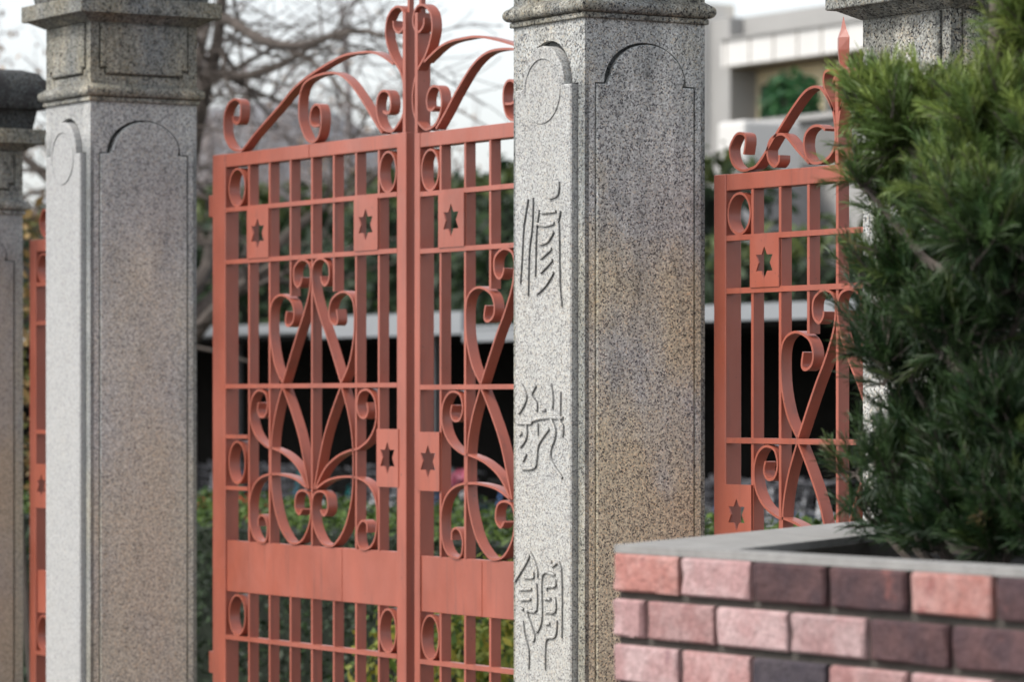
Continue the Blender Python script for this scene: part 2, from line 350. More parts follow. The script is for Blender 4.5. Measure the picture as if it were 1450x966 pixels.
def pillar(name, x1, width, depth, zb, blk, label, tall=True, mats=None, chars=False, medallion=True, faces='front right left back', group='stone gate pillars'):
    """x1: right face, front face at y = PY; zb: underside of the neck band, blk: height of the capital block"""
    S, F, CP, MO = mats
    x0 = x1 - width; PY = 5.874; y0, y1 = PY, PY + depth
    R = empty(name, ((x0 + x1) / 2, (y0 + y1) / 2, 0)); tag(R, label, 'pillar', group)
    hw, hd = width / 2, depth / 2; t = .014
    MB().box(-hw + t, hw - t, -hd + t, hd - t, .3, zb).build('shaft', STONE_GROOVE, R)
    MB().box(-hw - .05, hw + .05, -hd - .05, hd + .05, -.1, .22).build('plinth', S, R, bevel=.006)
    MB().frust((-hw-.05, hw+.05, -hd-.05, hd+.05), (-hw-.004, hw+.004, -hd-.004, hd+.004), .221, .30).build('plinth_slope', S, R)
    zs = zb - .185; zt = zb - .065
    def sides(off):
        return {'front': (hw, lambda u, z, d: (u, -hd + d, z)), 'right': (hd, lambda u, z, d: (hw - d, u, z)),
                'left': (hd, lambda u, z, d: (-hw + d, u, z)), 'back': (hw, lambda u, z, d: (u, hd - d, z))}
    for key, (h, to3) in sides(0).items():
        fr = key in ('front', 'back')
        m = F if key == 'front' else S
        e = h if fr else h - t - .0005
        edge = .034; gap = .0055 if not fr else .007
        outer = [(-e, .301), (e, .301), (e, zb), (-e, zb)]
        ph = h - edge
        crown_gap = .012
        inner = arch_outline(ph, .36, zs, zt + (crown_gap if fr else .001), ph - .032, 0)
        plate_with_hole(outer, inner, t, to3, 'face_frame', ({STONE: STONE_STRIP, STONE_SOFT: STONE_SOFT_STRIP}.get(S, S) if fr else S), R)
        pan = arch_outline(ph - gap, .364, zs - .004, zt - .004, ph - .032 - (.015 if fr else .012), 0)
        if key == 'right': pan = [(u + (.0095 if abs(u) < ph - .035 and v > zs - .003 else 0), v) for u, v in pan]
        prism(pan, .022 if fr else .003, to3, 'face_panel', m, R)
        if medallion and key == 'front':
            mb = MB(); pts = [(math.cos(a) * (ph - .062), math.sin(a) * .095) for a in [2*math.pi*i/28 for i in range(29)]]
            vs, fs = [], []
            for i, (a, b) in enumerate(pts[:-1]):
                L = math.hypot(a, b); nx, nz = a / L, b / L
                for (q, dd) in ((-.005, 0), (-.002, -.004), (.002, -.004), (.005, 0)):
                    vs.append(to3(a + nx*q, zs + .0 + b - .015, -.022 + dd + .0006))
            for i in range(28):
                for k in range(3):
                    a = i*4 + k; b = ((i+1) % 28)*4 + k; fs.append((a, b, b+1, a+1))
            mb.add(vs, fs).build('medallion', m, R)
    # neck band: fillet, roll, sloped weathering
    o = .010; MB().box(-hw-o, hw+o, -hd-o, hd+o, zb, zb + .016).build('fillet', MO, R, bevel=.004)
    prof = [(.004, .0165)] + [(.008 + .017 * math.cos(a), .037 + .0195 * math.sin(a)) for a in [math.radians(q) for q in range(-75, 76, 15)]] + [(.0, .066)]
    vs, fs = [], []
    for (o, z) in prof: vs += [(-hw-o, -hd-o, zb+z), (hw+o, -hd-o, zb+z), (hw+o, hd+o, zb+z), (-hw-o, hd+o, zb+z)]
    for i in range(len(prof) - 1):
        for k in range(4): fs.append((i*4+k, i*4+(k+1) % 4, i*4+4+(k+1) % 4, i*4+4+k))
    fs += [(0, 1, 2, 3), tuple(len(prof)*4 - 4 + k for k in range(4))]
    autosmooth(MB().add(vs, fs).build('roll_band', MO, R), 50)
    z1 = zb + .066; z2 = z1 + blk
    MB().box(-hw + .012, hw - .012, -hd + .012, hd - .012, z1, z2).build('capital_block', MO, R)
    for key, (h, to3) in sides(0).items():
        e = h if key in ('front', 'back') else h - .0125
        to = to3
        outer = [(-e, z1), (e, z1), (e, z2), (-e, z2)]
        plate_with_hole(outer, notch_outline(h - .034, z1 + .028, z2 - .003), .012, to3, 'block_frame', MO, R)
        prism(notch_outline(h - .040, z1 + .036, z2 - .004), .008, to3, 'block_panel', MO, R)
    # cornice: sloping cavetto, slab, recess, weathered top
    k = .07
    MB().frust((-hw-.004, hw+.004, -hd-.004, hd+.004), (-hw-k*.75, hw+k*.75, -hd-k*.75, hd+k*.75), z2, z2 + .026).build('cavetto', MO, R)
    MB().box(-hw-k, hw+k, -hd-k, hd+k, z2 + .0262, z2 + .085).build('cornice_slab', MO, R, bevel=.004)
    MB().frust((-hw-.03, hw+.03, -hd-.03, hd+.03), (-hw-.045, hw+.045, -hd-.045, hd+.045), z2 + .0852, z2 + .165).build('cap_neck', CP, R)
    vs, fs = [], []; prof = [(.075, .1652), (.085, .18), (.086, .235), (.076, .275), (.05, .308), (.0, .326), (-.15, .335)]
    for (o, z) in prof: vs += [(-hw-o, -hd-o, z2+z), (hw+o, -hd-o, z2+z), (hw+o, hd+o, z2+z), (-hw-o, hd+o, z2+z)]
    for i in range(len(prof) - 1):
        for q in range(4): fs.append((i*4+q, i*4+(q+1) % 4, i*4+4+(q+1) % 4, i*4+4+q))
    fs += [(0, 1, 2, 3), tuple(len(prof)*4 - 4 + q for q in range(4))]
    autosmooth(MB().add(vs, fs).build('cap_stone', CP, R), 35)
    if chars:
        cx, cy = (x0 + x1) / 2, (y0 + y1) / 2
        for cset in CHARS:
            mb = MB()
            for st in cset:
                P = smooth_path([(a - cx, b + EYE) for a, b in st], 4); nn = len(P); vs, fs = [], []
                for i, p in enumerate(P):
                    tt = P[min(i+1, nn-1)] - P[max(i-1, 0)]; tt = tt.normalized() if tt.length > 1e-9 else Vector((0, 1))
                    q = Vector((-tt.y, tt.x)); wq = .0054 * (.75 if i in (0, nn-1) else 1)
                    for a, d in ((-1, .001), (-.70, -.0058), (0, -.0070), (.70, -.0058), (1, .001)):
                        r = p + q * wq * a; vs.append((r.x, -hd - .022 + d, r.y))
                for i in range(nn - 1):
                    for kk in range(4): fs.append((i*5+kk, i*5+kk+1, i*5+kk+6, i*5+kk+5))
                fs += [(0,1,2,3,4), tuple((nn-1)*5 + q for q in (4,3,2,1,0))]
                mb.add(vs, fs)
            o = mb.build('carved_character', F, R); o.data.materials.append(CHAR_FLANK_SHADE)
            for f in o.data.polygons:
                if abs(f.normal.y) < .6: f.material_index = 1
    return R
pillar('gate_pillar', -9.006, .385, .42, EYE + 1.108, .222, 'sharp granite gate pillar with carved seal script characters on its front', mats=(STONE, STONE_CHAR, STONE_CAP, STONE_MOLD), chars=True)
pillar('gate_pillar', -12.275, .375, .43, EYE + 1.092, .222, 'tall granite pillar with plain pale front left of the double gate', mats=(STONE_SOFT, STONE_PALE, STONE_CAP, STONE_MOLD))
pillar('gate_pillar', -13.80, .36, .43, EYE + .755, .19, 'shorter grey pillar with dark domed cap cut by the left edge', mats=(STONE_GREY, STONE_GREY, STONE_BLACKCAP, STONE_MOLD))
pillar('gate_pillar', -7.335, .36, .42, EYE + .72, .20, 'shorter whitish speckled pillar half hidden behind the green conifer', mats=(STONE_WHITE, STONE_WHITE, STONE_BLACKCAP, STONE_MOLD))

# ---------------------------------------------------------------- iron gates
GY = 6.30
def star_plate(cx, cz, pw, ph, parent, r=.055):
    outer = [(cx-pw/2, cz-ph/2), (cx+pw/2, cz-ph/2), (cx+pw/2, cz+ph/2), (cx-pw/2, cz+ph/2)]
    star = []
    for i in range(12):
        a = math.pi/2 + i * math.pi/6; q = r if i % 2 == 0 else r / math.sqrt(3)
        star.append((cx + q*math.cos(a), cz + q*math.sin(a)))
    return plate_with_hole(outer, star, .005, lambda u, v, d: (u, -.003 + d, v), 'star_plate', PAINT, parent)
def leaf(name, xc, side, p, zt, za, zb_, zc, zp, zq, zd, zbot, lock_w, hinge_w, crest, label, group=None, spear='half', lock_plate=True, both=False, sag=0):
    """One gate leaf. side=+1: the meeting stile is on the right. z values are metres above the eye line."""
    R = empty(name, (xc, GY, EYE + sag)); tag(R, label, 'gate', group)
    M = side
    inner_l = 3*p + .127          # inner edge, lock side
    inner_h = 3*p + .175 if not both else 3*p + .127
    XL, XH = inner_l + lock_w, -(inner_h + hinge_w)
    def bx(nm, x0, x1, y0, y1, z0, z1, bevel=.0015):
        a, b = sorted((x0*M, x1*M)); return MB().box(a, b, y0, y1, z0, z1).build(nm, PAINT, R, bevel=bevel)
    D = .056
    bx('stile', XH, -inner_h, 0, D, zbot, zt, .003); bx('stile', inner_l, XL, 0, D, zbot, zt, .003)
    bx('top_rail', -inner_h + .0005, inner_l - .0005, .002, D - .002, zt - .049, zt - .001, .002)
    bx('kick_panel', -inner_h + .0005, inner_l - .0005, .006, .03, zq, zp, .002)
    bx('bottom_rail', -inner_h + .0005, inner_l - .0005, .002, D - .002, zbot, zbot + .06, .002)
    th, dp = .0075, .037
    for z, nm in ((za, 'crossbar'), (zb_, 'crossbar'), (zc, 'crossbar'), (zd, 'crossbar')):
        bx(nm, -inner_h + .001, inner_l - .001, .0005, .030, z - .008, z + .008, 0)
    for k in range(-3, 4):
        x0 = k*p - .006; x1 = x0 + .012; Y0, Y1 = .004, .004 + .037
        if abs(k) == 1:
            bx('bar', x0, x1, Y0, Y1, zc + (zb_ - zc) * (.70 if k*M < 0 else .72), zt - .0495, 0)
        else:
            bx('bar', x0, x1, Y0, Y1, zp + .0005, zt - .0495, 0)
        bx('bar', x0, x1, Y0, Y1, zbot + .0605, zq - .0005, 0)
    # scrollwork, drawn for the right half of a leaf and mirrored
    kx = p / .155
    def zmap(z):
        if z >= .058: return zc + (z - .058) / (.508 - .058) * (zb_ - zc)
        return zp + (z + .500) / .558 * (zc - zp)
    for nm, pts in SCROLLS_BODY.items():
        for s in (-1, 1):
            q = [(x * kx * s, zmap(z)) for x, z in pts]
            autosmooth(ribbon(q, th, .001, .001 + dp).build('scroll', PAINT, R), 50)
    for pts in crest:
        q0 = [(x * (1 if not both else 1), z) for x, z in pts]
        for s in ((1, -1) if both else (M,)):
            q = [(x * s, z - 0) for x, z in q0]
            autosmooth(ribbon(q, th, .001, .001 + dp).build('crest_scroll', PAINT, R), 50)
    # rings in the corner cells
    def ring(cx, cz, rx, rz):
        pts = [(cx*M + rx*math.cos(a), cz + rz*math.sin(a)) for a in [2*math.pi*i/24 for i in range(25)]]
        autosmooth(ribbon(pts, .007, .002, .044, 1).build('ring', PAINT, R), 50)
    gl = (inner_l + 3*p) / 2; gh = -(inner_h + 3*p) / 2; rl = (inner_l - 3*p)/2 - .008; rh = min((inner_h - 3*p)/2 - .008, .062)
    hz = (zt - .049 + za) / 2; rr = (zt - .049 - za - .02) / 2
    ring(gl, hz, rl, rr); ring(gh + (0 if both else .0), hz, rh, rr)
    rb = (zq - zd) / 2 - .010; hb = (zq + zd) / 2
    ring(gl, hb, rl, rb); ring(gh, hb, rh, rb)
    zm = zc - .275
    ring(gh, zm, rh, .075)
    for dz in (-.093, .093): bx('short_bar', -inner_h + .001, -3*p - .006, .001, .03, zm + dz - .007, zm + dz + .007, 0)
    pw = p + .006; ph = za - zb_ - .014
    rs = .055 if not both else .047
    star_plate(2.5*p*M, (za + zb_)/2, pw, ph, R, r=rs); star_plate(-2.5*p*M, (za + zb_)/2, pw, ph, R, r=rs)
    star_plate((inner_l + 3*p + .012)/2*M, zc - .245 if not both else zc - .215, inner_l - 3*p + .018, .195 if not both else .175, R, r=.055 if not both else .047)
    bx('weld_seam', .35*inner_l, .35*inner_l + .004, .0045, .0062, zq + .002, zp - .002, 0)
    bx('weld_seam', -.02, -.017, .0005, .0022, zt - .048, zt - .003, 0)
    # centre staff
    if not both:
        x0 = XL - .022; bx('staff', x0, XL - .003, 0, .05, zt - .0005, zt + .40, .001)
        bx('staff_tip', x0 + .004, XL - .004, .016, .034, zt + .4005, zt + .52, .001)
    else:
        bx('staff', -.0075, .0075, .002, .05, zt - .0005, zt + .255, .001)
        hz0 = zt + .255; w2 = .027
        mb = MB(); ring_ = lambda z, a, b: [(-a, .026, z), (0, .026 - b, z), (a, .026, z), (0, .026 + b, z)]
        prof = [(hz0, .009, .009), (hz0 + .02, .02, .012), (hz0 + .065, w2, .018), (hz0 + .10, .028, .015), (hz0 + .125, .013, .008), (hz0 + .158, .001, .001)]
        vs = sum([ring_(*q) for q in prof], []); fs = [(0, 1, 2, 3)]
        for i in range(len(prof) - 1):
            for q in range(4): fs.append((i*4+q, i*4+(q+1) % 4, i*4+4+(q+1) % 4, i*4+4+q))
        mb.add(vs, fs).build('spear_head', PAINT, R)
    for z in (za + .02, zp - .95 + .5):
        bx('hinge', XH - .05, XH - .001, .01, .045, z - .04, z + .04, .003)
    return R
LG = 'tall double gate leaves between the two inscribed and plain tall pillars'
leaf('gate_leaf', -11.401, 1, .155, .901, .697, .508, .058, -.500, -.685, -.850, -1.52, .061, .10, CREST_LEAF, 'left leaf of the tall terracotta double gate, beside the plain pale pillar')
leaf('gate_leaf', -10.066, -1, .155, .901, .697, .508, .058, -.500, -.685, -.850, -1.52, .036, .10, CREST_LEAF, 'right leaf of the tall terracotta double gate, cut off by the carved pillar', sag=-.008)
leaf('side_gate', -8.376, -1, .135, .6655, .478, .324, -.111, -.669, -.84, -1.0, -1.52, .061, .061, CREST_SMALL, 'low terracotta side gate with spear tip between carved pillar and conifer', both=True)
leaf('side_gate', -13.185, -1, .118, .650, .470, .316, -.118, -.669, -.84, -1.0, -1.52, .06, .06, [[(x*.87, z - .015) for x, z in q] for q in CREST_SMALL], 'low terracotta side gate of which only one stile shows at far left', both=True)

# ---------------------------------------------------------------- brick planter
PT = 1.329; BP = .225; BH = .085
PA, PB, PC, PD = (-5.868, 3.885), (-3.6, 3.885), (-3.6, 5.134), (-6.755, 5.134)
P = empty('brick_planter', (PA[0], PA[1], 0)); tag(P, 'raised planter of rough pink and purple bricks with a pale cement rim', 'planter')
def brick_mesh(L, seed, mat, name='brick'):
    rnd = random.Random(seed); nx, nz = 7, 5; H = BH - .015; T = .035; vs = []; fs = []
    for j in range(nz):
        for i in range(nx):
            u = i/(nx-1); v = j/(nz-1); e = min(u, 1-u, v, 1-v) < 1e-6
            cor = (i in (0, nx-1)) and (j in (0, nz-1))
            d = .007 if cor else (.0045 + rnd.uniform(-.0015, .0015) if e else rnd.uniform(-.004, .004))
            x = u*L; z = v*H
            if not e: x += (.5-u)*.004; 
            if i in (0, nx-1): x += (.0015 if i == 0 else -.0015) * rnd.random()
            if e and not cor:
                pass
            vs.append((x, d, z))
    # pull first interior ring out to the rim so that the face is full with a narrow chamfer
    for j in range(nz):
        for i in range(nx):
            k = j*nx+i; x, d, z = vs[k]
            if i == 1: x = .005
            if i == nx-2: x = L-.005
            if j == 1: z = .0045
            if j == nz-2: z = H-.0045
            vs[k] = (x, d, z)
    for j in range(nz-1):
        for i in range(nx-1): a = j*nx+i; fs.append((a, a+1, a+nx+1, a+nx))
    rim = [i for i in range(nx)] + [j*nx+nx-1 for j in range(1, nz)] + [(nz-1)*nx+i for i in range(nx-2, -1, -1)] + [j*nx for j in range(nz-2, 0, -1)]
    b0 = len(vs)
    for k in rim: vs.append((vs[k][0], T, vs[k][2]))
    n = len(rim)
    for i in range(n): fs.append((rim[i], rim[(i+1) % n], b0+(i+1) % n, b0+i))
    me = bpy.data.meshes.new(name); me.from_pydata(vs, [], fs)
    bm = bmesh.new(); bm.from_mesh(me); bmesh.ops.recalc_face_normals(bm, faces=bm.faces); bm.to_mesh(me); bm.free()
    me.polygons.foreach_set('use_smooth', [True]*len(me.polygons)); 
    try: me.set_sharp_from_angle(angle=math.radians(14))
    except Exception: pass
    me.materials.append(mat); return me
def brickmat(name, c1, c2, c3, t=.5):
    m, n, b = new_mat(name, .85, .3)
    p = pos(n); oi = n.nodes.new('ShaderNodeObjectInfo')
    a = ramp(n, noise(n, p, 14, 5, .6), [(.40, tuple(c1)), (.62, tuple(c2))])
    k = ramp(n, noise(n, p, 9, 4, .6), [(t, 0), (t + .10, 1)])
    c = mix(n, k, a, c3)
    v = ramp(n, oi.outputs['Random'], [(0, .85), (1, 1.15)])
    c = mix(n, 1, c, v, 'MULTIPLY')
    c = mix(n, 1, c, ramp(n, noise(n, p, 90, 4, .7), [(.3, .75), (.7, 1.2)]), 'MULTIPLY')
    n.links.new(c, b.inputs['Base Color']); bump(n, b, noise(n, p, 38, 6, .7), .9, .012); return m
B_PINK = brickmat('pink_brick', (.36, .185, .175), (.44, .28, .27), (.22, .115, .12), .57)
B_PALE = brickmat('pale_pink_brick', (.39, .235, .23), (.47, .33, .325), (.28, .16, .17), .60)
B_RED = brickmat('orange_pink_brick', (.38, .17, .145), (.45, .26, .235), (.28, .11, .10), .58)
B_DARK = brickmat('dark_purple_brick', (.075, .045, .050), (.12, .065, .065), (.22, .09, .08), .62)
B_BLACK = brickmat('charcoal_brick', (.06, .05, .062), (.085, .07, .08), (.12, .08, .09), .6)
BM = {'p': B_PINK, 'l': B_PALE, 'r': B_RED, 'd': B_DARK, 'k': B_BLACK}
variants = {(k, q): brick_mesh(BP - .017, 11*i + 100*q, m) for i, (k, m) in enumerate(BM.items()) for q in range(3)}
halves = {k: brick_mesh(BP/2 - .017, 7*i + 3, m) for i, (k, m) in enumerate(BM.items())}
rows = ['rlddrd dlpr', 'llpllddplk', 'lpkplddlpl', 'ddplkppldd', 'plpdlplkdp']
rows = ['rlddrdlprk', 'lpllddkplpd', 'lpkplddlpl', 'ddplkppldddd', 'plpdlplkdp']
def brick_run(n_cols, to_loc, rz, rows_n, rnd, pattern=None):
    for r in range(rows_n):
        z = PT - (r + 1) * BH + .002
        cols = []
        if r % 2 == 0: cols = [(k * BP, 1) for k in range(n_cols)]
        else: cols = [(0, .5)] + [(BP/2 + k * BP, 1) for k in range(n_cols - 1)] + [(BP/2 + (n_cols-1)*BP, .5)]
        for i, (s, w_) in enumerate(cols):
            if pattern and r < len(pattern) and i < len(pattern[r]): k = pattern[r][i]
            else: k = rnd.choice('pplldkr')
            me = halves[k] if w_ == .5 else variants[(k, rnd.randrange(3))]
            o = bpy.data.objects.new('brick', me); C.objects.link(o); o.parent = P
            x, y = to_loc(s + .008); o.location = (x, y + 0, z); o.rotation_euler = (rnd.uniform(-.006, .006), 0, rz)
            if rnd.random() < .5 and w_ == 1: pass
rnd = random.Random(4)
brick_run(10, lambda s: (s, 0), 0, 15, rnd, rows)
sd = Vector((PD[0]-PA[0], PD[1]-PA[1])).normalized(); sl = Vector((PD[0]-PA[0], PD[1]-PA[1])).length
nrm = Vector((sd.y, -sd.x)) * -1   # outward
ang = math.atan2(-sd.y, -sd.x)
n_side = 6
brick_run(n_side, lambda s: (sd.x*(.04 + n_side*BP) - sd.x*s, sd.y*(.04 + n_side*BP) - sd.y*s), ang, 15, rnd)
def off(p): return (p[0]-PA[0], p[1]-PA[1])
def poly_inset(ds):
    pts = [off(q) for q in (PA, PB, PC, PD)]; n = 4; res = []
    for i in range(n):
        a, b, c = Vector(pts[i-1]), Vector(pts[i]), Vector(pts[(i+1) % n])
        d1 = (b-a).normalized(); d2 = (c-b).normalized(); n1 = Vector((-d1.y, d1.x)); n2 = Vector((-d2.y, d2.x))
        k1, k2 = ds[i-1], ds[i]
        # intersection of offset lines
        A = a + n1*k1; Bp = b + n2*k2; den = d1.x*d2.y - d1.y*d2.x
        t = ((Bp.x-A.x)*d2.y - (Bp.y-A.y)*d2.x) / den
        res.append(A + d1*t)
    return res
def ring_prism(o, i, z0, z1, name, mat):
    vs = [(p.x, p.y, z) for z in (z0, z1) for p in o + i]; fs = []
    for k in range(4):
        q = (k+1) % 4
        fs += [(8+k, 8+q, 12+q, 12+k), (k, 4+k, 4+q, q), (k, q, 8+q, 8+k), (4+k, 12+k, 12+q, 4+q)]
    return MB().add(vs, fs).build(name, mat, P)
E0 = poly_inset([.016]*4); E1 = poly_inset([.085, .2, .2, .30])
ring_prism(E0, E1, 0, PT - .012, 'mortar_core', MORTAR)
E2 = poly_inset([.006]*4); E3 = poly_inset([.075, .19, .19, .29])
rim_o = ring_prism(E2, E3, PT - .0118, PT + .003, 'rim', CONCRETE)
i_ = poly_inset([.26]*4); MB().add([(p.x, p.y, 1.283) for p in poly_inset([.08, .19, .19, .295])], [(0,1,2,3)]).build('soil', SOIL, P)

# ---------------------------------------------------------------- foliage tools
def leaf_cloud(name, centres, normals, size, tints, mat, parent=None, aspect=.5, rng=None):
    """one quad (kinked) per leaf"""
    n = len(centres); rng = rng or np.random.default_rng(1)
    d = rng.normal(size=(n, 3)); d /= np.linalg.norm(d, axis=1)[:, None]
    nn = normals + rng.normal(size=(n, 3)) * .6; nn /= np.linalg.norm(nn, axis=1)[:, None]
    a = np.cross(nn, d); a /= (np.linalg.norm(a, axis=1)[:, None] + 1e-9); b = np.cross(nn, a)
    s = (size * rng.uniform(.6, 1.3, n))[:, None]
    v = np.stack([centres - a*s, centres - b*s*aspect, centres + a*s, centres + b*s*aspect], 1).reshape(-1, 3)
    me = bpy.data.meshes.new(name); me.vertices.add(4*n); me.vertices.foreach_set('co', v.astype(np.float32).ravel())
    me.loops.add(4*n); me.loops.foreach_set('vertex_index', np.arange(4*n, dtype=np.int32))
    me.polygons.add(n); me.polygons.foreach_set('loop_start', np.arange(0, 4*n, 4, dtype=np.int32))
    me.update(calc_edges=True)
    ca = me.color_attributes.new('tint', 'FLOAT_COLOR', 'POINT')
    col = np.concatenate([np.repeat(tints, 4, 0), np.ones((4*n, 1))], 1).astype(np.float32); ca.data.foreach_set('color', col.ravel())
    return link(name, me, mat, parent)
def pick_tints(rng, n, cols, var=.25):
    c = np.array(cols)[rng.integers(0, len(cols), n)]
    return np.clip(c * rng.uniform(1-var, 1+var, (n, 1)), 0, 1)
def clumpy(rng, pts, scale):
    """soft 3D clump value in 0..1"""
    r = np.zeros(len(pts))
    for k in range(5):
        f = rng.normal(size=3) * scale; r += np.sin(pts @ f + rng.uniform(0, 6.28))
    return .5 + .5 * np.tanh(r / 2)
def hedge(name, label, x0, x1, y0, y1, z1, n, size, cols, bright, cat='hedge', seed=3, jitter=.08, group=None, core_mat=None):
    rng = np.random.default_rng(seed); cx = (x0+x1)/2; cy = (y0+y1)/2
    R = empty(name, (cx, cy, 0)); tag(R, label, cat, group)
    hx, hy = (x1-x0)/2, (y1-y0)/2
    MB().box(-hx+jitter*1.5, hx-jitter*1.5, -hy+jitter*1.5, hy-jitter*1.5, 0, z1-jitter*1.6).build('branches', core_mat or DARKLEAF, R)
    areas = np.array([2*hx*z1, 2*hx*2*hy, 2*hy*z1, 2*hy*z1]); areas[0] *= 1.3; pr = areas/areas.sum()
    f = rng.choice(4, n, p=pr); u = rng.uniform(-1, 1, n); v = rng.uniform(0, 1, n)
    c = np.zeros((n, 3)); nn = np.zeros((n, 3))
    for k in range(4):
        m = f == k
        if k == 0: c[m] = np.stack([u[m]*hx, np.full(m.sum(), -hy), v[m]*z1], 1); nn[m] = (0, -1, .3)
        if k == 1: c[m] = np.stack([u[m]*hx, (v[m]*2-1)*hy, np.full(m.sum(), z1)], 1); nn[m] = (0, 0, 1)
        if k == 2: c[m] = np.stack([np.full(m.sum(), hx), u[m]*hy, v[m]*z1], 1); nn[m] = (1, 0, .3)
        if k == 3: c[m] = np.stack([np.full(m.sum(), -hx), u[m]*hy, v[m]*z1], 1); nn[m] = (-1, 0, .3)
    cl = clumpy(rng, c, 2.2/max(.3, jitter*5))
    c += nn * ((cl[:, None]-.5)*2*jitter) + rng.normal(size=(n, 3))*jitter*.5
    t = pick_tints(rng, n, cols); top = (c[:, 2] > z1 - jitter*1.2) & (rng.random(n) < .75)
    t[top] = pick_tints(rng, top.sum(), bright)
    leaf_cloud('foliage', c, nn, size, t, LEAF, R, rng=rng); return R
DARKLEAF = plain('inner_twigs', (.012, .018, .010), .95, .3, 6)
# ---------------------------------------------------------------- conifer in the planter
def conifer():
    rng = np.random.default_rng(12)
    Y0 = 4.66; bx, by = gx(1400, Y0), Y0
    R = empty('conifer', (bx, by, 1.17)); tag(R, 'bushy dark green conifer with yellow green tips growing in the brick planter', 'tree')
    blobs = [(1240,146,36,.0,1.4),(1254,175,38,.0,1.2),(1268,205,46,0,1.2),(1290,180,60,.0,1.3),(1345,195,78,.1,1.3),(1410,185,80,-.05,1.3),(1475,110,85,.1,1.2),(1470,25,60,0,1.1),(1500,-40,90,.1,.8),(1222,262,28,-.05,.6),(1290,270,80,.1,1.1),
             (1370,290,95,-.1,1.2),(1450,260,100,.1,1.1),(1222,395,30,.1,.45),(1285,400,80,0,1.1),(1380,420,90,.15,1),(1450,400,80,-.1,.8),(1272,510,66,-.05,1),(1360,540,85,.1,1),
             (1240,470,36,.05,.6),(1440,520,60,.15,.55),(1300,620,68,0,.9),(1375,660,80,-.05,1),(1262,665,42,-.1,.8),(1212,672,24,0,.6),(1235,740,30,-.05,.7),(1300,715,58,.1,.9),(1450,650,80,.1,.8),(1440,730,70,-.15,1.3),(1370,735,60,-.2,1.3),(1330,760,40,-.15,1.2),(1410,770,40,-.2,1.3),(1290,755,40,-.1,1.1),(1490,760,60,-.15,1.2),(1420,600,70,-.15,1.1),(1350,470,70,-.15,1.1),(1400,330,80,-.2,1.1),(1530,200,110,0,.6),(1540,420,110,.1,.6),(1530,620,90,0,.6)]
    V, T, I = [], [], 0
    tr = MB(); tr.tube([(0,0,-.05),(.02,.0,.35),(-.02,.02,.8),(.03,0,1.35)], [.035,.03,.022,.010], 8); tr.build('trunk', BARK, R, smooth=True)
    tr2 = MB()
    verts, tints = [], []
    for (px, py, rp, dy, dens) in blobs:
        Y = Y0 + dy; u = (px-725)/FPX; Z = Y/(SN+CS*u); c = np.array([Z*(-CS+SN*u)-bx, Y-by, EYE+(570-py)*Z/FPX-1.17]); r = rp*Z/FPX
        t0 = np.array([0, 0, max(.02, min(1.3, c[2]-.25))])
        mid = (t0+c)/2 + np.array([0, 0, -.03]); tr2.tube([tuple(t0), tuple(mid), tuple(c)], [.014, .010, .004], 6)
        ns = int(190*dens*(rp/75)**1.6)
        for s in range(ns):
            d = rng.normal(size=3); d[2] = d[2]*.9+.2; d /= np.linalg.norm(d)
            base = c + d*r*rng.uniform(.1, .86)
            out = d*.45 + np.array([-.08, 0, .85]) + rng.normal(size=3)*.42; out /= np.linalg.norm(out)
            L = rng.uniform(.045, .105); tip = base + out*L
            if s % 3 == 0: tr2.tube([tuple(c + d*r*.1), tuple(base), tuple(tip)], [.004, .003, .0015], 4)
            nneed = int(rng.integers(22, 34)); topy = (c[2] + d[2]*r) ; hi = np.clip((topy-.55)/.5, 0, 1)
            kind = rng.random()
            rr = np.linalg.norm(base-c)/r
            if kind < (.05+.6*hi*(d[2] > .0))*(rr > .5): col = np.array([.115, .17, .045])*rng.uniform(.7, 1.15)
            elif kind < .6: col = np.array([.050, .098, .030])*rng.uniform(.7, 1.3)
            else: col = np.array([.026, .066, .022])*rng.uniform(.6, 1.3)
            col = col*(.50 + .85*hi) + np.array([.05, .04, .0])*hi*hi  # lower needles tinted darker, painting in the crown's unlit inside
            if rng.random() < .006: col = np.array([.12, .085, .04])
            a = np.cross(out, [0.3, .2, 1]); a /= np.linalg.norm(a); b = np.cross(out, a)
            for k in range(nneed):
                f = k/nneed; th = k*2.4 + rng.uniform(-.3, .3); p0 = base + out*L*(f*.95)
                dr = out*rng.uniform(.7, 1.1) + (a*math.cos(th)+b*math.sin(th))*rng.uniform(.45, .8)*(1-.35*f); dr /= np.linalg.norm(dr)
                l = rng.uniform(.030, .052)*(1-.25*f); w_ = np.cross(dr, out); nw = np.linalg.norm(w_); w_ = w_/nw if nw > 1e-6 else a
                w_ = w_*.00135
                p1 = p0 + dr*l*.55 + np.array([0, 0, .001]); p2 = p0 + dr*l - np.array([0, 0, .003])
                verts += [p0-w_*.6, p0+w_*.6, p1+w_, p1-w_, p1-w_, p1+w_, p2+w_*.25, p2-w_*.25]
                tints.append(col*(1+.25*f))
    tr2.build('branch', BARK, R)
    v = np.array(verts, dtype=np.float32); n = len(v)//4
    me = bpy.data.meshes.new('foliage'); me.vertices.add(4*n); me.vertices.foreach_set('co', v.ravel())
    me.loops.add(4*n); me.loops.foreach_set('vertex_index', np.arange(4*n, dtype=np.int32))
    me.polygons.add(n); me.polygons.foreach_set('loop_start', np.arange(0, 4*n, 4, dtype=np.int32)); me.update(calc_edges=True)
    ca = me.color_attributes.new('tint', 'FLOAT_COLOR', 'POINT')
    t = np.repeat(np.array(tints), 8, 0); ca.data.foreach_set('color', np.concatenate([np.clip(t, 0, 1), np.ones((len(t), 1))], 1).astype(np.float32).ravel())
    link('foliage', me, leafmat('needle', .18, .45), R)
conifer()

